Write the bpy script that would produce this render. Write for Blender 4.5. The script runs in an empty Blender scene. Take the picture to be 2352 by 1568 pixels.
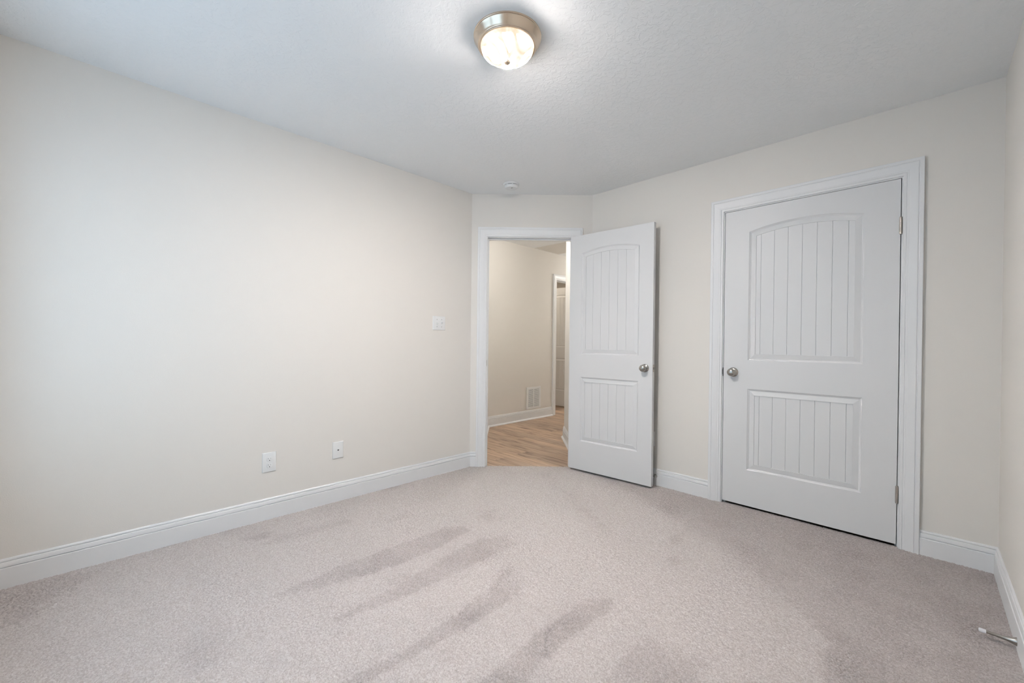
import bpy, bmesh, math, random
import numpy as np
from mathutils import Vector, Matrix

sc = bpy.context.scene
col = sc.collection
PI = math.pi

# ------------------------------------------------------------------ camera
cd = bpy.data.cameras.new('camera')
cam = bpy.data.objects.new('camera', cd)
col.objects.link(cam)
cd.sensor_width = 36.0
cd.sensor_fit = 'HORIZONTAL'
cd.lens = 954.785 / 2352 * 36.0
cd.shift_x = -(1177.41 - 1176.0) / 2352
cd.shift_y = (791.264 - 784.0) / 2352
cd.clip_start = 0.02
_R = Vector((0.709664, 0.704458, 0.010777))
_U = Vector((-0.011074, -0.004141, 0.99993))
_F = Vector((-0.704453, 0.709734, -0.004862))
_C = Vector((2.892913, -3.143542, 1.112551))
cam.matrix_world = Matrix(((_R.x, _U.x, -_F.x, _C.x), (_R.y, _U.y, -_F.y, _C.y),
                           (_R.z, _U.z, -_F.z, _C.z), (0, 0, 0, 1)))
sc.camera = cam

# ------------------------------------------------------------------ view, sky, lights
sc.view_settings.view_transform = 'Standard'
sc.view_settings.look = 'None'
sc.view_settings.exposure = 0.32
sc.view_settings.gamma = 1.0
sc.view_settings.use_curve_mapping = False

SKY = 2.75            # daylight outside the window
LAMP = 1330.0          # glowing glass of the ceiling lamp
HALL = 13.0          # lamp in the hall, also scales the added fill at its end
FAR = 12.0           # added fill light in the room beyond the hall

world = bpy.data.worlds.new('sky')
sc.world = world
world.use_nodes = True
_n = world.node_tree.nodes
_l = world.node_tree.links
_n.clear()
_tc = _n.new('ShaderNodeTexCoord')
_sp = _n.new('ShaderNodeSeparateXYZ')
_rp = _n.new('ShaderNodeValToRGB')
_rp.color_ramp.elements[0].position = 0.46
_rp.color_ramp.elements[0].color = (0.50, 0.68, 0.90, 1)
_rp.color_ramp.elements[1].position = 0.54
_rp.color_ramp.elements[1].color = (0.55, 0.73, 0.92, 1)
_mp = _n.new('ShaderNodeMapRange')
_mp.inputs['From Min'].default_value = -1
_bg = _n.new('ShaderNodeBackground')
_bg.inputs['Strength'].default_value = SKY
_wo = _n.new('ShaderNodeOutputWorld')
_l.new(_tc.outputs['Generated'], _sp.inputs[0])
_l.new(_sp.outputs['Z'], _mp.inputs['Value'])
_l.new(_mp.outputs[0], _rp.inputs[0])
_l.new(_rp.outputs[0], _bg.inputs['Color'])
_l.new(_bg.outputs[0], _wo.inputs[0])

# room measures: left wall x=0, closet wall y=0, chamfered corner between them
W, YB, H = 3.160, -3.55, 2.44
CA, CB = 0.763, 0.766
HX, HZ = -1.20, 2.50                       # hall wall and hall ceiling
A2 = Vector((0, -CA)); B2 = Vector((CB, 0))
T2 = (B2 - A2).normalized()
N2 = Vector((T2.y, -T2.x))                 # into the room
CLEN = (B2 - A2).length
WIN = (0.30, 2.45, 0.55, 2.12)             # window opening in the wall behind the camera


def cpt(t, n):                              # point on the chamfer wall
    return A2 + T2 * t + N2 * n


# portal for the daylight in the window opening
pd = bpy.data.lights.new('window_daylight', 'AREA')
pd.shape = 'RECTANGLE'
pd.size = WIN[1] - WIN[0]
pd.size_y = WIN[3] - WIN[2]
pd.cycles.is_portal = True
po = bpy.data.objects.new('window_daylight', pd)
po.location = ((WIN[0] + WIN[1]) / 2, YB - 0.13, (WIN[2] + WIN[3]) / 2)
po.rotation_euler = (PI / 2, 0, PI)
col.objects.link(po)

# hall lamp
hd = bpy.data.lights.new('hall_lamp_light', 'POINT')
hd.energy = HALL
hd.color = (1.0, 0.99, 0.96)
hd.shadow_soft_size = 0.07
ho = bpy.data.objects.new('hall_lamp_light', hd)
ho.location = (-0.281, 0.015, 2.40)
col.objects.link(ho)

gd = bpy.data.lights.new('hall_end_fill', 'POINT')  # unseen second light, added to even out the hall
gd.energy = HALL * 1.6
gd.color = (1.0, 0.99, 0.96)
gd.shadow_soft_size = 0.10
go = bpy.data.objects.new('hall_end_fill', gd)
go.location = (-0.62, 3.35, 2.25)
col.objects.link(go)

fd = bpy.data.lights.new('far_room_fill', 'POINT')  # unseen light, added to brighten the far room and its open door
fd.energy = FAR
fd.color = (1.0, 0.88, 0.72)
fd.shadow_soft_size = 0.12
fo = bpy.data.objects.new('far_room_fill', fd)
fo.location = (-2.35, 2.0, 2.32)
col.objects.link(fo)


# ------------------------------------------------------------------ materials
def srgb(r, g, b):
    f = lambda c: (c / 255 / 12.92) if c <= 10.3 else ((c / 255 + 0.055) / 1.055) ** 2.4
    return (f(r), f(g), f(b), 1)


def mat(name, color, rough=0.5, metal=0.0, spec=0.5):
    m = bpy.data.materials.new(name)
    m.use_nodes = True
    b = m.node_tree.nodes['Principled BSDF']
    b.inputs['Base Color'].default_value = color
    b.inputs['Roughness'].default_value = rough
    b.inputs['Metallic'].default_value = metal
    b.inputs['Specular IOR Level'].default_value = spec
    return m


def N(m, t, **kw):
    n = m.node_tree.nodes.new(t)
    for k, v in kw.items():
        if k in n.inputs:
            n.inputs[k].default_value = v
        else:
            setattr(n, k, v)
    return n


def L(m, a, b):
    m.node_tree.links.new(a, b)


def P(m):
    return m.node_tree.nodes['Principled BSDF']


def add_bump(m, scale, dist, strength=1.0, detail=3.0, rough=0.5):
    tc = N(m, 'ShaderNodeTexCoord')
    nz = N(m, 'ShaderNodeTexNoise', Scale=scale, Detail=detail, Roughness=rough)
    bp = N(m, 'ShaderNodeBump', Distance=dist, Strength=strength)
    L(m, tc.outputs['Object'], nz.inputs['Vector'])
    L(m, nz.outputs['Fac'], bp.inputs['Height'])
    L(m, bp.outputs['Normal'], P(m).inputs['Normal'])
    return m


M_wall = add_bump(mat('wall_paint_greige', (0.80, 0.765, 0.715, 1), 0.75, 0, 0.25), 260, 0.0006, 0.5, 2)
M_trim = mat('trim_paint_white', (0.81, 0.81, 0.81, 1), 0.38, 0, 0.45)
M_door = add_bump(mat('door_paint_white', (0.735, 0.735, 0.735, 1), 0.42, 0, 0.4), 420, 0.0002, 0.3, 2)
M_plastic = mat('plastic_white', (0.83, 0.83, 0.82, 1), 0.32, 0, 0.5)
M_dark = mat('dark_slot', (0.02, 0.018, 0.016, 1), 0.7)
M_grey = mat('grey_line', (0.35, 0.34, 0.32, 1), 0.6)
M_nickel = mat('satin_nickel', (0.43, 0.41, 0.38, 1), 0.24, 1.0)
M_nickel_worn = mat('hinge_nickel', (0.50, 0.46, 0.42, 1), 0.42, 1.0)
M_dknickel = mat('strike_dark_metal', (0.16, 0.15, 0.14, 1), 0.4, 1.0)
M_rubber = mat('rubber_white', (0.82, 0.82, 0.84, 1), 0.55)
M_drywall = mat('closet_wall', (0.45, 0.43, 0.40, 1), 0.8)
M_sub = mat('subfloor', (0.25, 0.2, 0.15, 1), 0.8)

# ceiling: white, hand-textured
M_ceil = mat('ceiling_texture_white', (0.94, 0.94, 0.935, 1), 0.85, 0, 0.2)
_tc = N(M_ceil, 'ShaderNodeTexCoord')
_n1 = N(M_ceil, 'ShaderNodeTexNoise', Scale=36.0, Detail=4.5, Roughness=0.6, Distortion=0.5)
_r1 = N(M_ceil, 'ShaderNodeValToRGB')
_r1.color_ramp.elements[0].position = 0.49
_r1.color_ramp.elements[1].position = 0.56
_n2 = N(M_ceil, 'ShaderNodeTexNoise', Scale=150.0, Detail=3.0, Roughness=0.6)
_mx = N(M_ceil, 'ShaderNodeMath', operation='MULTIPLY_ADD')
_mx.inputs[1].default_value = 0.6
_bp = N(M_ceil, 'ShaderNodeBump', Distance=0.0012, Strength=0.55)
L(M_ceil, _tc.outputs['Object'], _n1.inputs['Vector'])
L(M_ceil, _tc.outputs['Object'], _n2.inputs['Vector'])
L(M_ceil, _n1.outputs['Fac'], _r1.inputs['Fac'])
L(M_ceil, _n2.outputs['Fac'], _mx.inputs[0])
L(M_ceil, _r1.outputs['Color'], _mx.inputs[2])
L(M_ceil, _mx.outputs[0], _bp.inputs['Height'])
L(M_ceil, _bp.outputs['Normal'], P(M_ceil).inputs['Normal'])

# carpet: beige twist pile, every tuft a slightly different fleck
M_carpet = mat('carpet_beige', (0.6, 0.53, 0.5, 1), 0.95, 0, 0.05)
_tc = N(M_carpet, 'ShaderNodeTexCoord')
_vo = N(M_carpet, 'ShaderNodeTexVoronoi', Scale=235.0)
_sx = N(M_carpet, 'ShaderNodeSeparateColor')
_rc = N(M_carpet, 'ShaderNodeValToRGB')
_rc.color_ramp.elements[0].position = 0.0
_rc.color_ramp.elements[0].color = (0.44, 0.395, 0.374, 1)
_e = _rc.color_ramp.elements.new(0.16)
_e.color = (0.605, 0.567, 0.549, 1)
_rc.color_ramp.elements[1].position = 1.0
_rc.color_ramp.elements[-1].color = (0.70, 0.66, 0.64, 1)
_nf = N(M_carpet, 'ShaderNodeTexNoise', Scale=420.0, Detail=2.0)
_bp = N(M_carpet, 'ShaderNodeBump', Distance=0.002, Strength=0.6)
L(M_carpet, _tc.outputs['Object'], _vo.inputs['Vector'])
L(M_carpet, _vo.outputs['Color'], _sx.inputs[0])
L(M_carpet, _sx.outputs[0], _rc.inputs['Fac'])
_pa = N(M_carpet, 'ShaderNodeAttribute', attribute_name='pile')   # crushed pile in tracks and footprints, plus painted shade near the closet
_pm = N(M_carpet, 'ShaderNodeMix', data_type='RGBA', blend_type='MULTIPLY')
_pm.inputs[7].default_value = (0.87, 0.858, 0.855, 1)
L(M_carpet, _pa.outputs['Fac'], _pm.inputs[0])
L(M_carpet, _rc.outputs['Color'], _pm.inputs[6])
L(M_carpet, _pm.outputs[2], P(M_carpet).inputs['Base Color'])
L(M_carpet, _tc.outputs['Object'], _nf.inputs['Vector'])
L(M_carpet, _nf.outputs['Fac'], _bp.inputs['Height'])
L(M_carpet, _bp.outputs['Normal'], P(M_carpet).inputs['Normal'])

# vinyl planks running along x
M_plank = mat('vinyl_plank_oak', (0.3, 0.2, 0.12, 1), 0.42, 0, 0.4)
_tc = N(M_plank, 'ShaderNodeTexCoord')
_bk = N(M_plank, 'ShaderNodeTexBrick', offset=0.37, offset_frequency=2)
_bk.inputs['Color1'].default_value = (0.0, 0.0, 0.0, 1)
_bk.inputs['Color2'].default_value = (1.0, 1.0, 1.0, 1)
_bk.inputs['Mortar'].default_value = (0.2, 0.2, 0.2, 1)
_bk.inputs['Scale'].default_value = 1.0
_bk.inputs['Mortar Size'].default_value = 0.0012
_bk.inputs['Brick Width'].default_value = 1.22
_bk.inputs['Row Height'].default_value = 0.152
_mpg = N(M_plank, 'ShaderNodeMapping')
_mpg.inputs['Scale'].default_value = (1.6, 17.0, 1.0)
_ad = N(M_plank, 'ShaderNodeVectorMath', operation='ADD')
_sc2 = N(M_plank, 'ShaderNodeVectorMath', operation='SCALE')
_sc2.inputs['Scale'].default_value = 7.0
_gn = N(M_plank, 'ShaderNodeTexNoise', Scale=1.7, Detail=6.0, Roughness=0.62, Distortion=0.6)
_rg = N(M_plank, 'ShaderNodeValToRGB')
_els = _rg.color_ramp.elements
_els[0].position = 0.33
_els[0].color = srgb(104, 82, 69)
_els[1].position = 0.66
_els[1].color = srgb(205, 180, 158)
_e = _els.new(0.45)
_e.color = srgb(172, 147, 126)
_mxp = N(M_plank, 'ShaderNodeMix', data_type='RGBA', blend_type='MULTIPLY')
_mxp.inputs['Factor'].default_value = 1.0
_rb = N(M_plank, 'ShaderNodeValToRGB')
_rb.color_ramp.elements[0].color = (0.80, 0.79, 0.78, 1)
_rb.color_ramp.elements[1].color = (1.12, 1.08, 1.02, 1)
L(M_plank, _tc.outputs['Object'], _bk.inputs['Vector'])
L(M_plank, _bk.outputs['Color'], _sc2.inputs[0])
L(M_plank, _tc.outputs['Object'], _mpg.inputs['Vector'])
L(M_plank, _mpg.outputs[0], _ad.inputs[0])
L(M_plank, _sc2.outputs[0], _ad.inputs[1])
L(M_plank, _ad.outputs[0], _gn.inputs['Vector'])
L(M_plank, _gn.outputs['Fac'], _rg.inputs['Fac'])
L(M_plank, _bk.outputs['Color'], _rb.inputs['Fac'])
L(M_plank, _rg.outputs['Color'], _mxp.inputs[6])
L(M_plank, _rb.outputs['Color'], _mxp.inputs[7])
L(M_plank, _mxp.outputs[2], P(M_plank).inputs['Base Color'])

# brushed pan of the ceiling lamp
M_pan = mat('brushed_nickel_warm', (0.74, 0.61, 0.48, 1), 0.24, 1.0)

# glowing alabaster glass: bright all over, with dim amber veins
M_glass = bpy.data.materials.new('alabaster_glass_lit')
M_glass.use_nodes = True
M_glass.node_tree.nodes.clear()
_o = N(M_glass, 'ShaderNodeOutputMaterial')
_em = N(M_glass, 'ShaderNodeEmission')
_gl = N(M_glass, 'ShaderNodeBsdfGlossy', Roughness=0.15)
_mxs = N(M_glass, 'ShaderNodeMixShader')
_mxs.inputs[0].default_value = 0.03
_tc = N(M_glass, 'ShaderNodeTexCoord')
_nv = N(M_glass, 'ShaderNodeTexNoise', Scale=8.0, Detail=2.5, Roughness=0.5, Distortion=2.0)
_rv = N(M_glass, 'ShaderNodeMapRange', interpolation_type='SMOOTHSTEP')
_rv.inputs['From Min'].default_value = 0.38
_rv.inputs['From Max'].default_value = 0.58
# the bulbs glow through the lower part of the bowl, the veins show towards its rim
_sz = N(M_glass, 'ShaderNodeSeparateXYZ')
_hz = N(M_glass, 'ShaderNodeMath', operation='MULTIPLY_ADD')
_hz.inputs[1].default_value = -0.004
_bz = N(M_glass, 'ShaderNodeMapRange', interpolation_type='SMOOTHERSTEP')
_bz.inputs['From Min'].default_value = -0.0585
_bz.inputs['From Max'].default_value = -0.105
_ml = N(M_glass, 'ShaderNodeMath', operation='MULTIPLY_ADD')
_ml.inputs[1].default_value = LAMP
_vs = N(M_glass, 'ShaderNodeMath', operation='MULTIPLY_ADD')
_vs.inputs[1].default_value = 0.18
_vs.inputs[2].default_value = 0.79
_mc = N(M_glass, 'ShaderNodeMix', data_type='RGBA')
_mc.inputs[6].default_value = (1.0, 0.82, 0.58, 1)
_mc.inputs[7].default_value = (1.0, 0.93, 0.83, 1)
L(M_glass, _tc.outputs['Object'], _nv.inputs['Vector'])
L(M_glass, _nv.outputs['Fac'], _rv.inputs['Value'])
L(M_glass, _tc.outputs['Object'], _sz.inputs[0])
L(M_glass, _rv.outputs[0], _hz.inputs[0])
L(M_glass, _sz.outputs['Z'], _hz.inputs[2])
L(M_glass, _hz.outputs[0], _bz.inputs['Value'])
L(M_glass, _rv.outputs[0], _vs.inputs[0])
_e2 = N(M_glass, 'ShaderNodeEmission')
_e2.inputs['Color'].default_value = (1.0, 0.92, 0.87, 1)
_as = N(M_glass, 'ShaderNodeAddShader')
_ml.operation = 'MULTIPLY'
_n3 = N(M_glass, 'ShaderNodeTexNoise', Scale=6.0, Detail=1.5, Roughness=0.5, Distortion=1.6)
_s3 = N(M_glass, 'ShaderNodeMath', operation='SUBTRACT')
_s3.inputs[1].default_value = 0.5
_a3 = N(M_glass, 'ShaderNodeMath', operation='ABSOLUTE')
_m3 = N(M_glass, 'ShaderNodeMapRange', interpolation_type='SMOOTHSTEP')
_m3.inputs['From Min'].default_value = 0.034
_m3.inputs['From Max'].default_value = 0.110
_x3 = N(M_glass, 'ShaderNodeMath', operation='MULTIPLY')
L(M_glass, _tc.outputs['Object'], _n3.inputs['Vector'])
L(M_glass, _n3.outputs['Fac'], _s3.inputs[0])
L(M_glass, _s3.outputs[0], _a3.inputs[0])
L(M_glass, _a3.outputs[0], _m3.inputs['Value'])
L(M_glass, _bz.outputs[0], _x3.inputs[0])
L(M_glass, _m3.outputs[0], _x3.inputs[1])
L(M_glass, _x3.outputs[0], _ml.inputs[0])
L(M_glass, _ml.outputs[0], _e2.inputs['Strength'])
L(M_glass, _vs.outputs[0], _em.inputs['Strength'])
L(M_glass, _em.outputs[0], _as.inputs[0])
L(M_glass, _e2.outputs[0], _as.inputs[1])
L(M_glass, _rv.outputs[0], _mc.inputs[0])
L(M_glass, _mc.outputs[2], _em.inputs['Color'])
L(M_glass, _as.outputs[0], _mxs.inputs[1])
L(M_glass, _gl.outputs[0], _mxs.inputs[2])
L(M_glass, _mxs.outputs[0], _o.inputs['Surface'])

# window pane
M_pane = bpy.data.materials.new('window_glass')
M_pane.use_nodes = True
M_pane.node_tree.nodes.clear()
_o = N(M_pane, 'ShaderNodeOutputMaterial')
_t = N(M_pane, 'ShaderNodeBsdfTransparent')
_t.inputs[0].default_value = (0.96, 0.98, 0.97, 1)
_g = N(M_pane, 'ShaderNodeBsdfGlossy', Roughness=0.02)
_m = N(M_pane, 'ShaderNodeMixShader')
_m.inputs[0].default_value = 0.06
L(M_pane, _t.outputs[0], _m.inputs[1])
L(M_pane, _g.outputs[0], _m.inputs[2])
L(M_pane, _m.outputs[0], _o.inputs['Surface'])


# ------------------------------------------------------------------ mesh helpers
def mesh_obj(name, verts, faces, m, parent=None, smooth=None):
    me = bpy.data.meshes.new(name)
    me.from_pydata([tuple(v) for v in verts], [], faces)
    bm = bmesh.new()
    bm.from_mesh(me)
    bmesh.ops.remove_doubles(bm, verts=bm.verts, dist=1e-6)
    bmesh.ops.recalc_face_normals(bm, faces=bm.faces)
    bm.to_mesh(me)
    bm.free()
    if smooth is not None:
        me.shade_smooth()
        me.set_sharp_from_angle(angle=math.radians(smooth))
    me.materials.append(m)
    o = bpy.data.objects.new(name, me)
    col.objects.link(o)
    if parent is not None:
        o.parent = parent
    return o


class MB:
    """collects shapes, then becomes one mesh object"""

    def __init__(self):
        self.v = []
        self.f = []

    def add(self, vs, fs):
        k = len(self.v)
        self.v += [Vector(v) for v in vs]
        self.f += [tuple(i + k for i in f) for f in fs]
        return self

    def box(self, lo, hi):
        x0, y0, z0 = lo
        x1, y1, z1 = hi
        vs = [(x0, y0, z0), (x1, y0, z0), (x1, y1, z0), (x0, y1, z0), (x0, y0, z1), (x1, y0, z1), (x1, y1, z1), (x0, y1, z1)]
        return self.add(vs, [(0, 3, 2, 1), (4, 5, 6, 7), (0, 1, 5, 4), (1, 2, 6, 5), (2, 3, 7, 6), (3, 0, 4, 7)])

    def bevel_box(self, lo, hi, b, axis=2):
        """box whose face on +axis side is chamfered by b (a wall plate)"""
        x0, y0, z0 = lo
        x1, y1, z1 = hi
        vs = [(x0, y0, z0), (x1, y0, z0), (x1, y1, z0), (x0, y1, z0),
              (x0, y0, z1 - b), (x1, y0, z1 - b), (x1, y1, z1 - b), (x0, y1, z1 - b),
              (x0 + b * .5, y0 + b * .5, z1 - b * .25), (x1 - b * .5, y0 + b * .5, z1 - b * .25), (x1 - b * .5, y1 - b * .5, z1 - b * .25), (x0 + b * .5, y1 - b * .5, z1 - b * .25),
              (x0 + b * 1.3, y0 + b * 1.3, z1), (x1 - b * 1.3, y0 + b * 1.3, z1), (x1 - b * 1.3, y1 - b * 1.3, z1), (x0 + b * 1.3, y1 - b * 1.3, z1)]
        fs = [(0, 3, 2, 1), (12, 13, 14, 15)]
        for k in (0, 4, 8):
            for i in range(4):
                j = (i + 1) % 4
                fs.append((k + i, k + j, k + 4 + j, k + 4 + i))
        return self.add(vs, fs)

    def prism(self, poly, z0, z1):
        n = len(poly)
        vs = [(p[0], p[1], z0) for p in poly] + [(p[0], p[1], z1) for p in poly]
        fs = [tuple(range(n))[::-1], tuple(range(n, 2 * n))]
        for i in range(n):
            j = (i + 1) % n
            fs.append((i, j, n + j, n + i))
        return self.add(vs, fs)

    def lathe(self, prof, seg=32, cap0=True, cap1=True):
        """prof: (radius, height) along local z"""
        vs, fs = [], []
        for r, h in prof:
            for i in range(seg):
                a = 2 * PI * i / seg
                vs.append((r * math.cos(a), r * math.sin(a), h))
        for k in range(len(prof) - 1):
            for i in range(seg):
                j = (i + 1) % seg
                fs.append((k * seg + i, k * seg + j, (k + 1) * seg + j, (k + 1) * seg + i))
        if cap0:
            fs.append(tuple(range(seg))[::-1])
        if cap1:
            fs.append(tuple(range((len(prof) - 1) * seg, len(prof) * seg)))
        return self.add(vs, fs)

    def xf(self, mtx):
        self.v = [mtx @ v for v in self.v]
        return self

    def join(self, other):
        return self.add(other.v, other.f)

    def build(self, name, m, parent=None, smooth=None):
        return mesh_obj(name, self.v, self.f, m, parent, smooth)


def frame_mtx(origin, ex, ey, ez):
    ex, ey, ez = Vector(ex), Vector(ey), Vector(ez)
    return Matrix(((ex.x, ey.x, ez.x, origin[0]), (ex.y, ey.y, ez.y, origin[1]), (ex.z, ey.z, ez.z, origin[2]), (0, 0, 0, 1)))


def struct(o, label=None):
    o['kind'] = 'structure'
    if label:
        o['label'] = label
    return o


def thing(name, label, cat, mtx):
    o = bpy.data.objects.new(name, None)
    o.empty_display_size = 0.05
    col.objects.link(o)
    o.matrix_world = mtx
    o['label'] = label
    o['category'] = cat
    return o


def wall(name, p0, p1, th, z0, z1, openings=(), m=None, e0=0.0, e1=0.0, label=None):
    """vertical wall, inner face on p0->p1, body to the left of that direction"""
    p0, p1 = Vector(p0), Vector(p1)
    d = (p1 - p0).normalized()
    nrm = Vector((-d.y, d.x))
    p0 = p0 - d * e0
    p1 = p1 + d * e1
    ln = (p1 - p0).length
    mb = MB()
    xs = sorted({0.0, ln} | {o[0] + e0 for o in openings} | {o[1] + e0 for o in openings})
    for a, b in zip(xs[:-1], xs[1:]):
        spans = [(z0, z1)]
        for o in openings:
            if o[0] + e0 <= a + 1e-6 and o[1] + e0 >= b - 1e-6:
                spans = [s for s in ((z0, o[2]), (o[3], z1)) if s[1] - s[0] > 1e-4]
        for s in spans:
            mb.box((a, 0, s[0]), (b, th, s[1]))
    mb.xf(frame_mtx((p0.x, p0.y, 0), (d.x, d.y, 0), (nrm.x, nrm.y, 0), (0, 0, 1)))
    return struct(mb.build(name, m or M_wall), label)


def sweep(mb, path, prof):
    """profile (offset to the right of travel, z) swept along a 2D path with mitres"""
    path = [Vector(p) for p in path]
    n = len(path)
    rings = []
    for i in range(n):
        if i == 0:
            d = (path[1] - path[0]).normalized()
            m = Vector((d.y, -d.x))
        elif i == n - 1:
            d = (path[-1] - path[-2]).normalized()
            m = Vector((d.y, -d.x))
        else:
            d0 = (path[i] - path[i - 1]).normalized()
            d1 = (path[i + 1] - path[i]).normalized()
            n0, n1 = Vector((d0.y, -d0.x)), Vector((d1.y, -d1.x))
            m = (n0 + n1)
            m = m / m.dot(n0)
        rings.append([(path[i].x + m.x * o, path[i].y + m.y * o, z) for o, z in prof])
    k = len(prof)
    vs = [v for r in rings for v in r]
    fs = []
    for i in range(n - 1):
        for j in range(k):
            j2 = (j + 1) % k
            fs.append((i * k + j, i * k + j2, (i + 1) * k + j2, (i + 1) * k + j))
    fs.append(tuple(range(k)))
    fs.append(tuple(range((n - 1) * k, n * k))[::-1])
    return mb.add(vs, fs)


BASE = [(0, -0.03), (0.0150, -0.03), (0.0150, 0.0880), (0.0140, 0.0900), (0.0080, 0.0918), (0.0124, 0.0945), (0.0118, 0.1030),
        (0.0102, 0.1120), (0.0090, 0.1150), (0.0042, 0.1172), (0.0076, 0.1195), (0.0066, 0.1250), (0.0030, 0.1295), (0, 0.1300)]
SHOE = [(0.012, -0.02), (0.033, -0.02), (0.033, -0.004), (0.030, 0.006), (0.023, 0.012), (0.012, 0.014)]


def baseboard(name, path, shoe=False, label=None):
    mb = MB()
    prof = BASE
    sweep(mb, path, prof)
    if shoe:
        sweep(mb, path, SHOE)
    return struct(mb.build(name, M_trim), label)


CASW = 0.083
CASP = [(0, 0), (0, 0.0085), (0.003, 0.0105), (0.013, 0.0108), (0.0145, 0.0095), (0.0165, 0.0118), (0.0255, 0.0120), (0.0275, 0.0132),
        (0.040, 0.0150), (0.052, 0.0180), (0.058, 0.0190), (0.0605, 0.0190), (0.0625, 0.0165), (0.0645, 0.0165), (0.0665, 0.0190),
        (0.081, 0.0190), (0.083, 0.0175), (0.083, 0)]


def casing_mb(l, r, top, z0=-0.02):
    """mitred door casing in the wall plane: x along wall, y out of the wall, z up"""
    k = len(CASP)
    vs, fs = [], []
    for pt in range(4):
        for w, t in CASP:
            x = l - w if pt < 2 else r + w
            z = z0 if pt in (0, 3) else top + w
            vs.append((x, t, z))
    for i in range(3):
        for j in range(k):
            j2 = (j + 1) % k
            fs.append((i * k + j, i * k + j2, (i + 1) * k + j2, (i + 1) * k + j))
    fs.append(tuple(range(k)))
    fs.append(tuple(range(3 * k, 4 * k))[::-1])
    return MB().add(vs, fs)


def jamb_mb(l, r, top, depth, stop_at, t=0.0195, z0=-0.02):
    """three-sided jamb; y=0 wall face, negative y into the wall"""
    mb = MB()
    mb.box((l - t, -depth, z0), (l, 0, top))
    mb.box((r, -depth, z0), (r + t, 0, top))
    mb.box((l - t, -depth, top), (r + t, 0, top + t))
    s0, s1 = stop_at
    mb.box((l, -s1, z0), (l + 0.011, -s0, top))
    mb.box((r - 0.011, -s1, z0), (r, -s0, top))
    mb.box((l + 0.011, -s1, top - 0.011), (r - 0.011, -s0, top))
    return mb


# ------------------------------------------------------------------ moulded two-panel plank door
def door_mb(w, h, th, sw, p_low, p_up, arc, grooves, fld):
    """slab: x 0..w, z 0..h, front face y=0 (towards -y), back y=th; both faces moulded.
    p_low=(z0,z1) lower panel, p_up=(z0,zcorner) upper panel, arc = rise of its top"""
    mb = MB()
    pl, pr = sw, w - sw
    half = (pr - pl) / 2
    xc = w / 2
    R = (half * half + arc * arc) / (2 * arc)
    zc = p_up[1] + arc - R
    NS = 48

    def outline(kind, d):
        x0, x1 = pl + d, pr - d
        if kind == 'low':
            zb, zt = p_low[0] + d, p_low[1] - d
            top = lambda x: zt
        else:
            zb = p_up[0] + d
            top = lambda x: zc + math.sqrt((R - d) ** 2 - (x - xc) ** 2)
        pts = [(x0, zb), (x1, zb)]
        for i in range(NS + 1):
            x = x1 + (x0 - x1) * i / NS
            pts.append((x, top(x)))
        return pts, zb, top, x0, x1

    prof = [(0, 0), (0.0025, -0.0022), (0.006, -0.0050), (0.0095, -0.0064), (0.012, -0.0080), (0.014, -0.0078), (fld - 0.002, -0.0022), (fld - 0.0005, -0.0024), (fld, -0.0062)]
    for face in (0, 1):
        def pt(x, z, d):
            return (x, -d, z) if face == 0 else (x, th + d, z)
        fmb = MB()
        # flat stiles and rails
        fmb.add([pt(0, 0, 0), pt(pl, 0, 0), pt(pl, h, 0), pt(0, h, 0)], [(0, 1, 2, 3)])
        fmb.add([pt(pr, 0, 0), pt(w, 0, 0), pt(w, h, 0), pt(pr, h, 0)], [(0, 1, 2, 3)])
        fmb.add([pt(pl, 0, 0), pt(pr, 0, 0), pt(pr, p_low[0], 0), pt(pl, p_low[0], 0)], [(0, 1, 2, 3)])
        fmb.add([pt(pl, p_low[1], 0), pt(pr, p_low[1], 0), pt(pr, p_up[0], 0), pt(pl, p_up[0], 0)], [(0, 1, 2, 3)])
        o, _, top, x0, x1 = outline('up', 0)
        for i in range(NS):
            xa = pl + (pr - pl) * i / NS
            xb = pl + (pr - pl) * (i + 1) / NS
            fmb.add([pt(xa, top(xa), 0), pt(xb, top(xb), 0), pt(xb, h, 0), pt(xa, h, 0)], [(0, 1, 2, 3)])
        for kind in ('low', 'up'):
            prev = None
            for d, dep in prof:
                o = [pt(x, z, dep) for x, z in outline(kind, d)[0]]
                if prev is not None:
                    n = len(o)
                    fmb.add(prev + o, [(i, (i + 1) % n, n + (i + 1) % n, n + i) for i in range(n)])
                prev = o
            _, zb, top, x0, x1 = outline(kind, fld)
            xs = {x0: 0.0, x1: 0.0}
            for i in range(1, 30):
                xs[x0 + (x1 - x0) * i / 30] = 0.0
            for g in grooves:
                for k in list(xs):
                    if abs(k - g) < 0.0025 and k not in (x0, x1):
                        del xs[k]
                xs[g - 0.0018] = 0.0
                xs[g - 0.0006] = -0.0028
                xs[g + 0.0006] = -0.0028
                xs[g + 0.0018] = 0.0
            ks = sorted(xs)
            for a, b in zip(ks[:-1], ks[1:]):
                fmb.add([pt(a, zb, -0.0062 + xs[a]), pt(b, zb, -0.0062 + xs[b]), pt(b, top(b), -0.0062 + xs[b]), pt(a, top(a), -0.0062 + xs[a])], [(0, 1, 2, 3)])
        # note: depth is negative -> into the slab
        fmb.v = [Vector((v.x, v.y, v.z)) for v in fmb.v]
        mb.join(fmb)
    # edges
    mb.add([(0, 0, 0), (0, th, 0), (0, th, h), (0, 0, h)], [(0, 1, 2, 3)])
    mb.add([(w, 0, 0), (w, th, 0), (w, th, h), (w, 0, h)], [(0, 1, 2, 3)])
    mb.add([(0, 0, 0), (w, 0, 0), (w, th, 0), (0, th, 0)], [(0, 1, 2, 3)])
    mb.add([(0, 0, h), (w, 0, h), (w, th, h), (0, th, h)], [(0, 1, 2, 3)])
    return mb


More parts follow.
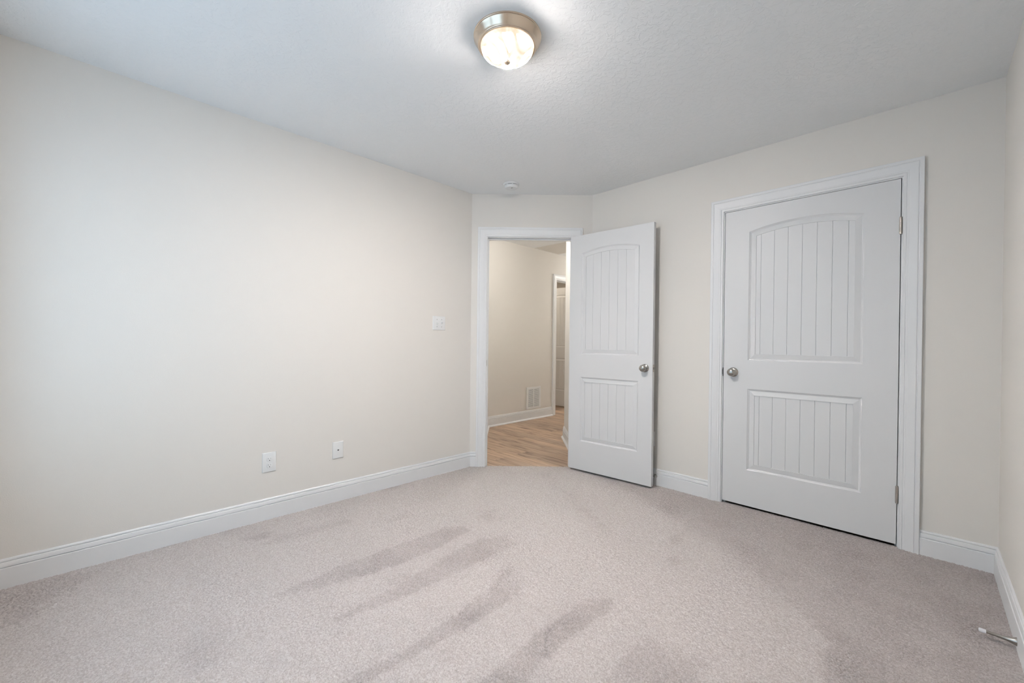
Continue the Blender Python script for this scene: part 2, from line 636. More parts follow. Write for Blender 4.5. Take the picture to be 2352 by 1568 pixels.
def knob_mb():
    """door knob turned along +z (out of the door)"""
    prof = [(0.0325, 0.0), (0.0325, 0.002), (0.0315, 0.0045), (0.027, 0.0075), (0.019, 0.010), (0.0135, 0.012), (0.0115, 0.016), (0.0115, 0.024),
            (0.0135, 0.028), (0.0190, 0.0315), (0.0240, 0.0360), (0.0265, 0.0415), (0.0268, 0.0460), (0.0250, 0.0510), (0.0205, 0.0560),
            (0.0150, 0.0590), (0.0085, 0.0608), (0.003, 0.0612)]
    return MB().lathe(prof, 40)


def hinge_mb():
    """hinge barrel with knuckles along z, plus a leaf; centred at origin"""
    mb = MB()
    hh = 0.045
    prof = [(0.003, -hh - 0.004), (0.0055, -hh - 0.003), (0.0055, -hh)]
    for k in range(5):
        z0 = -hh + k * 0.018
        prof += [(0.0066, z0 + 0.0006), (0.0066, z0 + 0.0172), (0.0058, z0 + 0.018)]
    prof += [(0.0055, hh + 0.003), (0.003, hh + 0.004)]
    mb.lathe(prof, 16)
    return mb


def latch_mb():
    """latch plate on a door edge: plate in xz, bolt along +y"""
    a = MB().box((-0.0125, 0, -0.0285), (0.0125, 0.0012, 0.0285))
    return a


# ------------------------------------------------------------------ shell: floors, ceilings, walls
subf = MB().box((-3.8, YB - 0.2, -0.20), (W + 0.3, 4.4, -0.055))
struct(subf.build('floor_slab', M_sub))

# carpet as displaced pile
def carpet():
    rng = np.random.default_rng(7)
    step = 0.0033
    x = np.arange(-0.10, W - 0.002, step)
    y = np.arange(YB + 0.002, 0.02, step)
    nx, ny = len(x), len(y)
    X, Y = np.meshgrid(x, y, indexing='ij')

    def smooth(a, k):
        for _ in range(k):
            a = (a + np.roll(a, 1, 0) + np.roll(a, -1, 0)) / 3
            a = (a + np.roll(a, 1, 1) + np.roll(a, -1, 1)) / 3
        return a

    def nz(a):
        return (a - a.mean()) / a.std()
    fine = nz(rng.standard_normal((nx, ny)))
    mid = nz(smooth(rng.standard_normal((nx, ny)), 1))
    big = nz(smooth(rng.standard_normal((nx // 8 + 1, ny // 8 + 1)), 3))
    bigf = np.repeat(np.repeat(big, 8, 0), 8, 1)[:nx, :ny]
    bigf = nz(smooth(bigf, 6))
    wob = nz(smooth(np.repeat(np.repeat(rng.standard_normal((nx // 4 + 1, ny // 4 + 1)), 4, 0), 4, 1)[:nx, :ny], 6))
    # tracks of the vacuum cleaner and footprints: the pile lies the other way; one zone also holds painted shade
    T = [
        ([(0.864, -1.6), (0.992, -1.552), (1.044, -1.851), (1.038, -2.15), (0.914, -2.557), (0.88, -2.565), (0.853, -2.284), (0.858, -1.924)], 1.0),
        ([(1.188, -1.453), (1.298, -1.538), (1.301, -1.822), (1.294, -2.139), (1.252, -2.45), (1.22, -2.446), (1.197, -2.192), (1.142, -1.865), (1.106, -1.63)], 1.0),
        ([(1.41, -1.65), (1.635, -1.797), (1.641, -2.033), (1.62, -2.324), (1.591, -2.9), (1.53, -2.9), (1.572, -2.312), (1.537, -2.062), (1.475, -1.806)], 1.0),
        ([(1.92, -1.576), (1.968, -1.619), (1.95, -1.893), (1.97, -2.151), (1.98, -2.5), (1.89, -2.5), (1.855, -2.006), (1.85, -1.819), (1.853, -1.675)], 1.0),
        ([(2.145, -1.693), (2.358, -1.628), (2.40, -2.2), (2.18, -2.2), (2.144, -1.818)], 0.7),
        ([(2.541, -0.99), (2.621, -1.028), (2.754, -1.165), (2.80, -1.8), (2.70, -1.8), (2.646, -1.213)], 0.9),
        ([(0.80, -0.06), (1.266, -0.10), (1.431, -0.10), (1.894, 0.021), (2.793, 0.02), (3.15, 0.02), (3.15, -1.6), (2.792, -1.5), (2.60, -1.10), (2.104, -0.72), (1.571, -0.43)], 0.75),  # broad zone along the closet wall: pile lie plus shade painted in
        ([(0.809, -1.344), (0.868, -1.261), (1.002, -1.366), (0.96, -1.456)], 0.8),
        ([(0.939, -1.269), (0.959, -1.228), (1.035, -1.304), (1.016, -1.342)], 0.7),
        ([(0.549, -0.433), (0.591, -0.389), (1.61, -0.991), (1.587, -1.039)], 0.6),
        ([(0.171, -2.542), (0.212, -2.421), (0.294, -2.398), (0.247, -2.537)], 0.8),
        ([(0.282, -2.395), (0.356, -1.995), (0.408, -2.005), (0.407, -2.296), (0.357, -2.48)], 0.6),
        ([(0.498, -1.893), (0.529, -1.697), (0.586, -1.716), (0.562, -1.898)], 0.6),
        ([(1.087, -2.154), (1.135, -2.077), (1.184, -2.106), (1.175, -2.19)], 0.7),
        ([(1.836, -0.795), (1.878, -0.712), (1.949, -0.792), (1.919, -0.895)], 0.9),
        ([(1.943, -1.004), (1.974, -0.94), (2.02, -1.049), (1.988, -1.052)], 0.8),
        ([(0.02, -3.5), (0.025, -3.275), (0.1, -3.118), (0.378, -3.328), (0.45, -3.5)], 0.7),
        ([(0.936, -2.93), (0.956, -2.772), (1.167, -2.786), (1.192, -2.924), (1.048, -2.965)], 0.5),
        ([(0.05, -2.066), (0.062, -1.999), (0.224, -2.036), (0.239, -2.07)], 0.6),
        ([(0.30, -0.62), (0.40, -0.60), (0.62, -0.85), (0.55, -0.92)], 0.5),
    ]
    nap_shade = np.zeros_like(X)
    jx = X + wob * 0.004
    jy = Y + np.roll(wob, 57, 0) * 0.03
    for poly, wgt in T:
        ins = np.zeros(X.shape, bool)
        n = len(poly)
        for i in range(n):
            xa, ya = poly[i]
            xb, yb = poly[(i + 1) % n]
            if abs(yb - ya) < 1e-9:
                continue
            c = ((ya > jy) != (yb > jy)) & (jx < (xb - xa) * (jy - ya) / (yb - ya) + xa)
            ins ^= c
        nap_shade = np.maximum(nap_shade, ins * wgt)
    nap_shade = smooth(nap_shade, 2)
    nap_shade = np.clip(nap_shade * (0.80 + 0.10 * bigf) + 0.05 * np.maximum(bigf, 0), 0, 1)
    hgt = 0.0007 * mid + 0.0015 * fine
    hgt = np.where(hgt < 0, hgt * 1.2, hgt * 0.6)
    Z = hgt * (0.95 + 0.55 * nap_shade) - 0.0012 * nap_shade
    # lean of the tufts: away from the window where fresh, back towards it in the tracks
    lean = (1.0 - 2.4 * nap_shade)
    X2 = X + rng.uniform(-0.0011, 0.0011, X.shape) - 0.35 * lean * Z
    Y2 = Y + rng.uniform(-0.0011, 0.0011, X.shape) + 0.55 * lean * Z
    co = np.stack([X2, Y2, Z], -1).reshape(-1, 3)
    idx = np.arange(nx * ny).reshape(nx, ny)
    q = np.stack([idx[:-1, :-1], idx[1:, :-1], idx[1:, 1:], idx[:-1, 1:]], -1).reshape(-1, 4)
    cen = co[q].mean(1)
    d = (cen[:, 0] - 0.0) * N2.x + (cen[:, 1] + CA) * N2.y
    t = (cen[:, 0] - 0.0) * T2.x + (cen[:, 1] + CA) * T2.y
    keep = (d > -0.001) | ((d > -0.014) & (t > 0.12) & (t < 0.93))
    keep &= (cen[:, 0] > 0.002) | (d > -0.02)
    q = q[keep & (cen[:, 0] > -0.003)]
    used = np.zeros(len(co), bool)
    used[q.ravel()] = True
    remap = np.cumsum(used) - 1
    co = co[used]
    q = remap[q]
    me = bpy.data.meshes.new('floor')
    me.vertices.add(len(co))
    me.vertices.foreach_set('co', co.astype(np.float32).ravel())
    me.loops.add(q.size)
    me.loops.foreach_set('vertex_index', q.astype(np.int32).ravel())
    me.polygons.add(len(q))
    me.polygons.foreach_set('loop_start', (np.arange(len(q)) * 4).astype(np.int32))
    me.update(calc_edges=True)
    me.validate()
    me.polygons.foreach_set('use_smooth', np.ones(len(q), bool))
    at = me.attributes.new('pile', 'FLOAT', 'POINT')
    at.data.foreach_set('value', nap_shade.ravel()[used].astype(np.float32))
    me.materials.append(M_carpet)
    o = bpy.data.objects.new('floor', me)
    col.objects.link(o)
    struct(o, 'light beige cut-pile carpet with vacuum tracks')


carpet()

# hall floor of vinyl planks (bounded by the carpet edge at the doorway)
e0 = cpt(-0.6, -0.010)
e1 = cpt(CLEN + 0.6, -0.010)
hf = MB().prism([(-3.75, e0.y - 0.2), (e0.x, e0.y), (e1.x, e1.y), (1.6, 4.2), (-3.75, 4.2)], -0.05, -0.006)
struct(hf.build('floor_hall', M_plank), 'brown wood-look plank floor of the hall')

# ceilings
o2 = 0.06
cl = MB().prism([(-o2, YB - o2), (W + o2, YB - o2), (W + o2, o2), (CB - 0.02, o2), (-o2, -CA + 0.02)], H, H + 0.16)
struct(cl.build('ceiling', M_ceil), 'white hand-textured bedroom ceiling')
g0 = cpt(-0.9, -0.05)
g1 = cpt(CLEN + 0.9, -0.05)
hc = MB().prism([(-3.75, g0.y), (g0.x, g0.y), (g1.x, g1.y), (g1.x, 4.2), (-3.75, 4.2)], HZ, HZ + 0.10)
struct(hc.build('ceiling_hall', M_ceil), 'hall ceiling seen through the open doorway')

ZB = -0.06
# door openings (inner faces of jambs) on the chamfer and the closet wall
DL, DR, DT = 0.145, 0.904, 2.052
KL, KR, KT = 1.8785, 2.7925, 2.046
JT = 0.0195
wall('wall_left', (0, YB), (0, -CA), 0.11, ZB, 2.62, e0=0.11, e1=0.03, label='greige left wall')
wall('wall_corner', A2, B2, 0.115, ZB, 2.62, [(DL - JT, DR + JT, ZB, DT + JT)], e0=0.0, e1=0.0, label='short angled wall with the bedroom doorway')
wall('wall_front', B2, (W, 0), 0.115, ZB, 2.62, [(KL - JT - CB, KR + JT - CB, ZB, KT + JT)], e0=0.0, e1=0.115, label='greige wall with the closet door')
wall('wall_right', (W, 0), (W, YB), 0.11, ZB, 2.62, e1=0.11, label='greige right wall')
wall('wall_back', (W, YB), (0, YB), 0.13, ZB, 2.62, [(W - WIN[1], W - WIN[0], WIN[2], WIN[3])], e0=0.0, e1=0.0, label='wall behind the viewpoint with the window')

# closet interior behind the closed door
cb = MB()
cb.box((KL - 0.5, 0.72, ZB), (KR + 0.4, 0.76, 2.62))
cb.box((KL - 0.5, 0.115, ZB), (KL - 0.46, 0.72, 2.62))
cb.box((KR + 0.36, 0.115, ZB), (KR + 0.4, 0.72, 2.62))
cb.box((KL - 0.5, 0.115, 2.5), (KR + 0.4, 0.76, 2.62))
struct(cb.build('wall_closet', M_drywall))

# hall walls
p_in = (HX, 0.5196)
lt = 0.055                                     # left return, square to the angled wall
s_far = (HX - A2.x - T2.x * lt) / N2.x
pl_far = cpt(lt, s_far)
pl_near = cpt(lt, -0.115)
# hall-side walls: inner faces face the hall
wall('wall_hall_return', pl_near, pl_far, 0.10, ZB, 2.62, e0=0.05, e1=0.10)
rt = 1.000
pr_near = cpt(rt, -0.115)
pr_far = cpt(rt, -1.205)
DY0, DY1, DZT = 1.940, 2.650, 2.090           # doorway in the hall wall
wall('wall_hall', (HX, pl_far.y), (HX, 4.1), 0.11, ZB, 2.62, [(DY0 - JT - pl_far.y, DY1 + JT - pl_far.y, ZB, DZT + JT)], e0=0.0)
wall('wall_hall_corner', pr_far, pr_near, 0.10, ZB, 2.62, e1=0.05)
wall('wall_hall_right', (pr_far.x, 4.1), (pr_far.x, pr_far.y), 0.11, ZB, 2.62)
wall('wall_hall_end', (HX - 0.1, 4.1), (pr_far.x + 0.2, 4.1), 0.10, ZB, 2.62)
# room beyond the hall doorway
wall('wall_far_room', (-3.6, 1.2), (-3.6, 4.1), 0.10, ZB, 2.62)
wall('wall_far_room_end', (-3.7, 4.1), (HX - 0.1, 4.1), 0.10, ZB, 2.62)
wall('wall_far_room_side', (HX - 0.1, 1.2), (-3.7, 1.2), 0.10, ZB, 2.62)

# ------------------------------------------------------------------ baseboards
baseboard('baseboard_left', [(0, YB), (0, -CA), cpt(DL - 0.006 - CASW, 0)], label='white baseboard along the left wall')
baseboard('baseboard_corner', [cpt(DR + 0.006 + CASW, 0), B2, (KL - 0.006 - CASW, 0)], label='white baseboard between the two doors')
baseboard('baseboard_right', [(KR + 0.006 + CASW, 0), (W, 0), (W, YB + 0.001)], label='white baseboard around the right corner')
baseboard('baseboard_back', [(W - 0.016, YB), (0.016, YB)])
baseboard('baseboard_hall', [pl_near, pl_far, (HX, DY0 - 0.006 - CASW)], shoe=True, label='white baseboard of the hall wall')
baseboard('baseboard_hall_corner', [(pr_far.x, 3.9), pr_far, pr_near], shoe=True, label='white baseboard of the hall corner')

# ------------------------------------------------------------------ casings and jambs
m_ch = frame_mtx((A2.x, A2.y, 0), (T2.x, T2.y, 0), (N2.x, N2.y, 0), (0, 0, 1))
m_cl = frame_mtx((0, 0, 0), (1, 0, 0), (0, -1, 0), (0, 0, 1))
m_ha = frame_mtx((HX, 0, 0), (0, 1, 0), (1, 0, 0), (0, 0, 1))
struct(casing_mb(DL - 0.006, DR + 0.006, DT + 0.006).xf(m_ch).build('trim_1', M_trim, smooth=25), 'white moulded casing around the bedroom doorway')
j1 = struct(jamb_mb(DL, DR, DT, 0.115, (0.038, 0.072)).xf(m_ch).build('trim_2', M_trim), 'white jamb of the bedroom doorway')
struct(casing_mb(KL - 0.006, KR + 0.006, KT + 0.006).xf(m_cl).build('trim_3', M_trim, smooth=25), 'white moulded casing around the closet door')
j2 = struct(jamb_mb(KL, KR, KT, 0.115, (0.040, 0.074)).xf(m_cl).build('trim_4', M_trim), 'white jamb of the closet door')
struct(casing_mb(DY0 - 0.006, DY1 + 0.006, DZT + 0.006).xf(m_ha).build('trim_5', M_trim, smooth=25), 'white casing of the hall doorway')
struct(jamb_mb(DY0, DY1, DZT, 0.11, (0.040, 0.072)).xf(m_ha).build('trim_6', M_trim), 'white jamb of the hall doorway')
# hall casing on the back side of the bedroom doorway
m_chb = frame_mtx((A2.x - N2.x * 0.115, A2.y - N2.y * 0.115, 0), (T2.x, T2.y, 0), (-N2.x, -N2.y, 0), (0, 0, 1))

# strike plates on the jambs
s = MB().box((DL, -0.036, 0.897), (DL + 0.0012, -0.004, 0.955))
s.box((DL - 0.001, -0.004, 0.908), (DL + 0.0014, 0.006, 0.944))
s.xf(m_ch)
sp_ = s.build('strike_plate', M_nickel_worn, j1)
s = MB().box((KL - 0.0035, -0.003, 0.893), (KL + 0.0008, 0.0016, 0.953))
s.add(*(lambda pts: ([(x, 0.0024, z) for x, z in pts] + [(x, 0.0, z) for x, z in pts],
        [tuple(range(len(pts))), tuple(range(len(pts), 2 * len(pts)))[::-1]] + [(i, (i + 1) % len(pts), len(pts) + (i + 1) % len(pts), len(pts) + i) for i in range(len(pts))]))(
    [(KL - 0.003, 0.944), (KL - 0.0072, 0.937), (KL - 0.0088, 0.923), (KL - 0.0072, 0.909), (KL - 0.003, 0.902)]))
s.xf(m_cl)
s.build('strike_plate', M_dknickel, j2)

# ------------------------------------------------------------------ doors
# closet door, closed
cw = KR - KL - 0.0068
g36 = [cw / 2 + 0.0764 * k for k in range(-3, 4)]
d1mb = door_mb(cw, 2.0265, 0.035, 0.1525, (0.244, 0.798), (0.993, 1.868), 0.040, g36, 0.0435)
KX0 = KL + 0.0030
d1 = struct(d1mb.build('door_1', M_door), 'closed white two-panel plank closet door with arched top panel')
d1.location = (KX0, 0.0005, 0.0165)
k1 = knob_mb().xf(frame_mtx((0.0625, 0.0, 0.9075), (1, 0, 0), (0, 0, 1), (0, -1, 0))).build('door_knob', M_nickel, d1, 40)
k1['label'] = 'round satin nickel knob'
for hz in (1.7665, 0.2765):
    hb = hinge_mb()
    hb.xf(Matrix.Translation((cw + 0.0012, -0.0052, hz)))
    hb.box((cw - 0.0002, -0.002, hz - 0.045), (cw + 0.0006, 0.030, hz + 0.045))
    hh = hb.build('hinge', M_nickel_worn, d1, 40)
    hh['label'] = 'satin nickel hinge'

# bedroom door, swung open against the closet wall
bw = 0.754
g30 = [bw / 2 + 0.076 * k for k in range(-2, 3)]
TH = 0.064
d2mb = door_mb(bw, 2.034, 0.035, 0.114, (0.248, 0.806), (1.003, 1.876), 0.034, g30, 0.0435)
d2 = struct(d2mb.build('door_2', M_door), 'open white two-panel plank bedroom door swung toward the closet wall')
d2.location = (0.658, -0.173, 0.016)
d2.rotation_euler = (0, 0, TH)
kb = knob_mb().xf(frame_mtx((bw - 0.061, 0.0, 0.910), (1, 0, 0), (0, 0, 1), (0, -1, 0))).build('door_knob', M_nickel, d2, 40)
kb['label'] = 'round satin nickel knob with a turn button'
tb = MB().lathe([(0.0085, 0.0600), (0.0085, 0.0622), (0.0066, 0.0626), (0.0064, 0.0612), (0.0048, 0.0612), (0.0046, 0.0650), (0.0038, 0.0662), (0.0012, 0.0664)], 24)
tb.xf(frame_mtx((bw - 0.061, 0.0, 0.910), (1, 0, 0), (0, 0, 1), (0, -1, 0))).build('turn_button', M_nickel, kb, 40)
kb2 = knob_mb().xf(frame_mtx((bw - 0.061, 0.035, 0.910), (1, 0, 0), (0, 0, -1), (0, 1, 0)))
kb2.v = [Vector((v.x, 0.035 + (v.y - 0.035) * 0.80, v.z)) for v in kb2.v]
kb2.build('door_knob', M_nickel, d2, 40)
lp = MB().box((bw, 0.0050, 0.8815), (bw + 0.0012, 0.0300, 0.9385))
lo = lp.build('latch_plate', M_nickel_worn, d2)
bt = MB().prism([(bw, 0.0105), (bw + 0.010, 0.0215), (bw + 0.011, 0.0245), (bw, 0.0245)], 0.902, 0.918)
bt.build('latch_bolt', M_nickel, lo)
for hz in (0.27, 1.02, 1.77):
    hb = hinge_mb()
    hb.xf(Matrix.Translation((-0.004, 0.039, hz)))
    hb.build('hinge', M_nickel_worn, d2, 40)

# far door beyond the hall, swung into the other room
hw = DY1 - DY0 - 0.006
g28 = [hw / 2 + 0.076 * k for k in range(-2, 3)]
d3mb = door_mb(hw, 2.062, 0.035, 0.108, (0.268, 0.832), (1.028, 1.905), 0.034, g28, 0.0435)
d3 = struct(d3mb.build('door_3', M_door), 'white plank door standing open beyond the hall')
d3.location = (HX - 0.105 - hw, DY1 - 0.042, 0.016)
kn3 = knob_mb().xf(frame_mtx((0.061, 0.0, 0.910), (1, 0, 0), (0, 0, 1), (0, -1, 0))).build('door_knob', M_nickel, d3, 40)

# ------------------------------------------------------------------ window behind the viewpoint (lights the room)
x0, x1, z0, z1 = WIN
wf = MB()
yo, yi = YB - 0.125, YB
fr = 0.045
for a, b, c, d in ((x0, x0 + fr, z0, z1), (x1 - fr, x1, z0, z1), (x0, x1, z0, z0 + fr), (x0, x1, z1 - fr, z1),
                   ((x0 + x1) / 2 - 0.05, (x0 + x1) / 2 + 0.05, z0, z1)):
    wf.box((a, yo + 0.02, c), (b, yo + 0.075, d))
win = struct(wf.build('window_1', M_trim), 'twin white window behind the viewpoint')
mid = (z0 + z1) / 2
for s0, s1 in ((x0 + fr, (x0 + x1) / 2 - 0.05), ((x0 + x1) / 2 + 0.05, x1 - fr)):
    sa = MB()
    for c, d, y in ((z0 + fr, mid + 0.015, 0.05), (mid - 0.015, z1 - fr, 0.03)):
        sa.box((s0, yo + y, c), (s0 + 0.035, yo + y + 0.02, d))
        sa.box((s1 - 0.035, yo + y, c), (s1, yo + y + 0.02, d))
        sa.box((s0, yo + y, c), (s1, yo + y + 0.02, c + 0.035))
        sa.box((s0, yo + y, d - 0.035), (s1, yo + y + 0.02, d))
    so = sa.build('sash', M_trim, win)
    gp = MB()
    gp.box((s0 + 0.03, yo + 0.058, z0 + fr + 0.03), (s1 - 0.03, yo + 0.061, mid))
    gp.box((s0 + 0.03, yo + 0.038, mid), (s1 - 0.03, yo + 0.041, z1 - fr - 0.03))
    gp.build('pane', M_pane, so)
sl = MB().box((x0 - 0.06, YB - 0.05, z0 - 0.022), (x1 + 0.06, YB + 0.05, z0))
sl.box((x0 - 0.04, YB, z0 - 0.09), (x1 + 0.04, YB + 0.016, z0 - 0.022))
sl.build('window_sill', M_trim, win)
wc = MB()
wc.box((x0 - 0.08, YB, z0), (x0, YB + 0.017, z1 + 0.08))
wc.box((x1, YB, z0), (x1 + 0.08, YB + 0.017, z1 + 0.08))
wc.box((x0, YB, z1), (x1, YB + 0.017, z1 + 0.08))
wc.build('window_casing', M_trim, win)

# ------------------------------------------------------------------ ceiling lamp
lm = frame_mtx((1.588, -1.881, H), (1, 0, 0), (0, 1, 0), (0, 0, 1))
lamp = thing('ceiling_light', 'lit flush ceiling lamp with nickel pan and veined glass dome', 'ceiling light', lm)
pan = MB().lathe([(0.120, -0.0002), (0.1465, -0.0002), (0.1470, -0.0040), (0.1445, -0.0062), (0.1425, -0.0062), (0.1425, -0.0076), (0.1455, -0.0086), (0.1458, -0.0110),
                  (0.1440, -0.0135), (0.1400, -0.0200), (0.1325, -0.0330), (0.1290, -0.0385), (0.1285, -0.0405), (0.1265, -0.0425), (0.1240, -0.0430),
                  (0.1232, -0.0445), (0.1205, -0.0455), (0.1170, -0.0450), (0.1150, -0.0420), (0.110, -0.0300), (0.110, -0.0100)], 96, cap0=False, cap1=True)
pan.build('pan', M_pan, lamp, 40)
dp = [(0.1165, -0.0400)]
for i in range(1, 25):
    a = i / 24 * PI / 2
    dp.append((max(0.1165 * math.cos(a), 0.004), -0.0410 - 0.061 * math.sin(a)))
dome = MB().lathe(dp, 64, cap0=False, cap1=True).build('glass_dome', M_glass, lamp, 60)
dome['label'] = 'glowing veined glass dome'
fin = MB().lathe([(0.006, -0.097), (0.0150, -0.1005), (0.0165, -0.1030), (0.0160, -0.1080), (0.0125, -0.1135), (0.0070, -0.1170), (0.001, -0.1180)], 24)
fin.build('finial', M_pan, lamp, 50)

# ------------------------------------------------------------------ smoke detector
sm = frame_mtx((0.415, -0.683, H), (1, 0, 0), (0, 1, 0), (0, 0, 1))
sd = thing('smoke_detector', 'round white smoke detector on the ceiling before the doorway', 'smoke detector', sm)
MB().lathe([(0.060, 0), (0.0660, -0.0005), (0.0668, -0.0060), (0.0650, -0.0095), (0.0600, -0.0110), (0.0500, -0.0115)], 48, cap1=True).build('base', M_plastic, sd, 40)
MB().lathe([(0.0525, -0.0115), (0.0525, -0.0150)], 48).build('vent_slot', M_dark, sd, 40)
cv = MB().lathe([(0.0545, -0.0145), (0.0555, -0.0160), (0.0550, -0.0260), (0.0530, -0.0330), (0.0490, -0.0370), (0.030, -0.0385), (0.002, -0.0390)], 48)
for k in range(7):
    a = 2 * PI * k / 7 + 0.3
    c, s_ = math.cos(a), math.sin(a)
    t = MB().box((0.0500, -0.006, -0.0155), (0.0550, 0.006, -0.0105)).xf(Matrix.Rotation(a, 4, 'Z'))
    cv.join(t)
cover = cv.build('cover', M_plastic, sd, 40)
MB().box((-0.008, -0.004, -0.0400), (0.008, 0.004, -0.0380)).xf(Matrix.Translation((0.018, -0.012, 0.0))).build('test_button', M_grey, sd)


# ------------------------------------------------------------------ wall plates
def plate_mtx(origin, out, along):
    """local x along the wall, y up, z out of the wall"""
    return frame_mtx(origin, along, (0, 0, 1), out)


def screw_mb(x, y, z):
    return MB().lathe([(0.0031, z - 0.0006), (0.0031, z + 0.0004), (0.0022, z + 0.0009), (0.0004, z + 0.001)], 12).xf(Matrix.Translation((x, y, 0)))


def duplex(name, label, mtx, w=0.079, h=0.121):
    t = thing(name, label, 'outlet', mtx)
    p = MB().bevel_box((-w / 2, -h / 2, 0), (w / 2, h / 2, 0.0062), 0.0042).build('plate', M_plastic, t, 20)
    for s_ in (1, -1):
        yc = 0.0195 * s_
        pts = []
        for i in range(28):
            a = 2 * PI * i / 28
            pts.append((0.0172 * math.cos(a), max(-0.0138, min(0.0138, 0.0172 * math.sin(a))) + yc))
        r = MB()
        n = len(pts)
        r.add([(x, y, 0.005) for x, y in pts] + [(x, y, 0.0078) for x, y in pts] + [(x * 0.93, yc + (y - yc) * 0.93, 0.0084) for x, y in pts],
              [(i, (i + 1) % n, n + (i + 1) % n, n + i) for i in range(n)] + [(n + i, n + (i + 1) % n, 2 * n + (i + 1) % n, 2 * n + i) for i in range(n)] + [tuple(range(2 * n, 3 * n))])
        ro = r.build('receptacle', M_plastic, t, 30)
        MB().box((-0.0075, yc + 0.0000, 0.0080), (-0.0056, yc + 0.0085, 0.0087)).build('slot', M_grey, ro)
        MB().box((0.0056, yc + 0.0008, 0.0080), (0.0072, yc + 0.0075, 0.0087)).build('slot', M_grey, ro)
        MB().lathe([(0.0026, 0.0080), (0.0026, 0.0088)], 14).xf(Matrix.Translation((0, yc - 0.0075, 0))).build('ground_hole', M_dark, ro)
    screw_mb(0, 0, 0.0062).build('screw', M_plastic, t, 30)
    return t


duplex('electrical_outlet', 'white duplex outlet low on the left wall', plate_mtx((0, -2.371, 0.3525), (1, 0, 0), (0, 1, 0)))
duplex('electrical_outlet', 'white outlet on the closet wall mostly hidden behind the open door', plate_mtx((1.339, 0, 0.361), (0, -1, 0), (1, 0, 0)), 0.074, 0.115)

jt_ = thing('cable_jack_plate', 'white blank-faced jack plate low on the left wall with one small dark port', 'wall plate', plate_mtx((0, -1.944, 0.3535), (1, 0, 0), (0, 1, 0)))
MB().bevel_box((-0.0375, -0.0575, 0), (0.0375, 0.0575, 0.0062), 0.0035).build('plate', M_plastic, jt_, 20)
jk = MB().box((-0.007, -0.007, 0.0060), (0.007, 0.006, 0.0070)).build('jack', M_plastic, jt_)
MB().prism([(-0.0052, 0.0040), (-0.0052, 0.0015), (-0.0022, -0.0045), (0.0022, -0.0045), (0.0052, 0.0015), (0.0052, 0.0040)][::-1], 0.0068, 0.0076).build('port', M_dark, jk)
for yy in (0.030, -0.030):
    screw_mb(0, yy, 0.0062).build('screw', M_plastic, jt_, 30)

sw_ = thing('light_switch', 'white double toggle light switch on the left wall beside the doorway', 'light switch', plate_mtx((0, -1.108, 1.2685), (1, 0, 0), (0, 1, 0)))
MB().bevel_box((-0.0625, -0.0580, 0), (0.0625, 0.0580, 0.0062), 0.0040).build('plate', M_plastic, sw_, 20)
for xx, up in ((-0.023, -1), (0.023, 1)):
    tg = MB().box((-0.0052, -0.0120, 0.0060), (0.0052, 0.0120, 0.0070))
    a = math.radians(26 * up)
    tl = MB().add([(-0.0042, -0.0042, 0), (0.0042, -0.0042, 0), (0.0042, 0.0042, 0), (-0.0042, 0.0042, 0), (-0.0034, -0.003, 0.016), (0.0034, -0.003, 0.016), (0.0034, 0.003, 0.016), (-0.0034, 0.003, 0.016)],
                  [(0, 3, 2, 1), (4, 5, 6, 7), (0, 1, 5, 4), (1, 2, 6, 5), (2, 3, 7, 6), (3, 0, 4, 7)])
    tl.xf(Matrix.Translation((0, 0, 0.0055)) @ Matrix.Rotation(-a, 4, 'X'))
    tg.join(tl).xf(Matrix.Translation((xx, 0, 0)))
    tg.build('toggle', M_plastic, sw_)
    for yy in (0.030, -0.030):
        screw_mb(xx, yy, 0.0062).build('screw', M_grey, sw_, 30)

# small control on the hall's left return wall, seen edge-on
rd = (pl_far - pl_near).normalized()
nd = Vector((T2.x, T2.y))
tp = cpt(lt, s_far + 0.12)
ht = thing('wall_control', 'small white wall control in the hall just inside the left jamb', 'wall control', frame_mtx((tp.x, tp.y, 1.56), (rd.x, rd.y, 0), (0, 0, 1), (nd.x, nd.y, 0)))
MB().bevel_box((-0.035, -0.0575, 0), (0.035, 0.0575, 0.007), 0.003).build('plate', M_plastic, ht, 20)
MB().box((-0.004, -0.006, 0.006), (0.004, 0.006, 0.016)).build('toggle', M_plastic, ht)

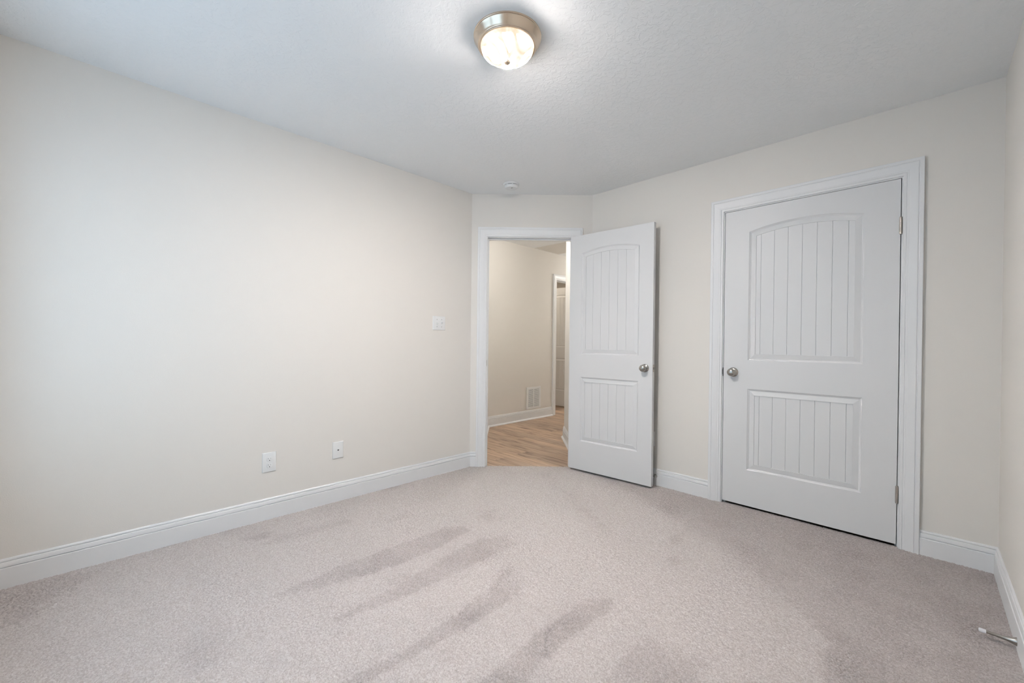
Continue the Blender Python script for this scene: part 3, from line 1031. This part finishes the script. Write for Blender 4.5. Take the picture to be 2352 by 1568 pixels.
# return-air register low on the hall wall
rg = thing('air_register', 'white louvred return-air register low on the hall wall', 'air vent', frame_mtx((HX, 1.4285, 0.303), (0, 1, 0), (0, 0, 1), (1, 0, 0)))
ff = MB()
rw, rh = 0.155, 0.161
ff.bevel_box((-rw, -rh, 0), (-rw + 0.040, rh, 0.007), 0.003)
ff.bevel_box((rw - 0.040, -rh, 0), (rw, rh, 0.007), 0.003)
ff.box((-rw + 0.038, rh - 0.034, 0.0), (rw - 0.038, rh - 0.001, 0.0065))
ff.box((-rw + 0.038, -rh + 0.001, 0.0), (rw - 0.038, -rh + 0.034, 0.0065))
ff.box((-0.009, -rh + 0.03, 0.0), (0.009, rh - 0.03, 0.0066))
ff.build('frame', M_plastic, rg)
for xa, xb in ((-rw + 0.040, -0.009), (0.009, rw - 0.040)):
    lv = MB()
    nl = 22
    for i in range(nl):
        zc_ = -rh + 0.036 + (2 * rh - 0.072) * (i + 0.5) / nl
        lv.add([(xa, zc_ - 0.0042, 0.0055), (xb, zc_ - 0.0042, 0.0055), (xb, zc_ + 0.0020, 0.0016), (xa, zc_ + 0.0020, 0.0016),
                (xa, zc_ - 0.0030, 0.0062), (xb, zc_ - 0.0030, 0.0062), (xb, zc_ + 0.0030, 0.0022), (xa, zc_ + 0.0030, 0.0022)],
               [(0, 1, 2, 3), (4, 7, 6, 5), (0, 4, 5, 1), (3, 2, 6, 7), (0, 3, 7, 4), (1, 5, 6, 2)])
    lv.build('louvre', M_plastic, rg)
MB().box((-rw + 0.03, -rh + 0.03, 0.0002), (rw - 0.03, rh - 0.03, 0.0012)).build('duct_opening', M_dark, rg)

# attic hatch in the hall ceiling
ah = MB()
hx0, hx1, hy0, hy1 = HX + 0.012, HX + 0.66, 1.40, 1.955
for a, b, c, d in ((hx0, hx1, hy0, hy0 + 0.030), (hx0, hx1, hy1 - 0.030, hy1), (hx1 - 0.030, hx1, hy0, hy1)):
    ah.box((a, c, HZ - 0.003), (b, d, HZ + 0.002))
hat = struct(ah.build('trim_7', M_wall), 'frame of the hatch in the hall ceiling')
MB().box((hx0, hy0 + 0.03, HZ - 0.0015), (hx1 - 0.03, hy1 - 0.03, HZ + 0.002)).build('hatch_panel', M_wall, hat)


# ------------------------------------------------------------------ door stops
def door_stop(label, origin, d, ln):
    d = Vector(d)
    up = Vector((0, 0, 1))
    sd_ = up.cross(d)
    t = thing('door_stop', label, 'door stop', frame_mtx(origin, sd_, up, d))
    MB().lathe([(0.0150, 0.0), (0.0150, 0.0015), (0.0130, 0.006), (0.0105, 0.014), (0.0082, 0.024), (0.0066, 0.036), (0.0056, 0.050), (0.0050, ln - 0.018)], 24).build('rod', M_nickel, t, 50)
    tip = MB().lathe([(0.0065, ln - 0.019), (0.0074, ln - 0.017), (0.0074, ln - 0.003), (0.0060, ln), (0.001, ln + 0.0005)], 20).build('rubber_tip', M_rubber, t, 40)
    tip['label'] = 'white rubber tip'


door_stop('nickel door stop with white tip on the right wall baseboard', (W - 0.0150, -0.738, 0.0285), (-1, 0, 0), 0.094)
door_stop('nickel door stop on the baseboard behind the open door', (1.393, -0.0150, 0.074), (0, -1, 0), 0.068)
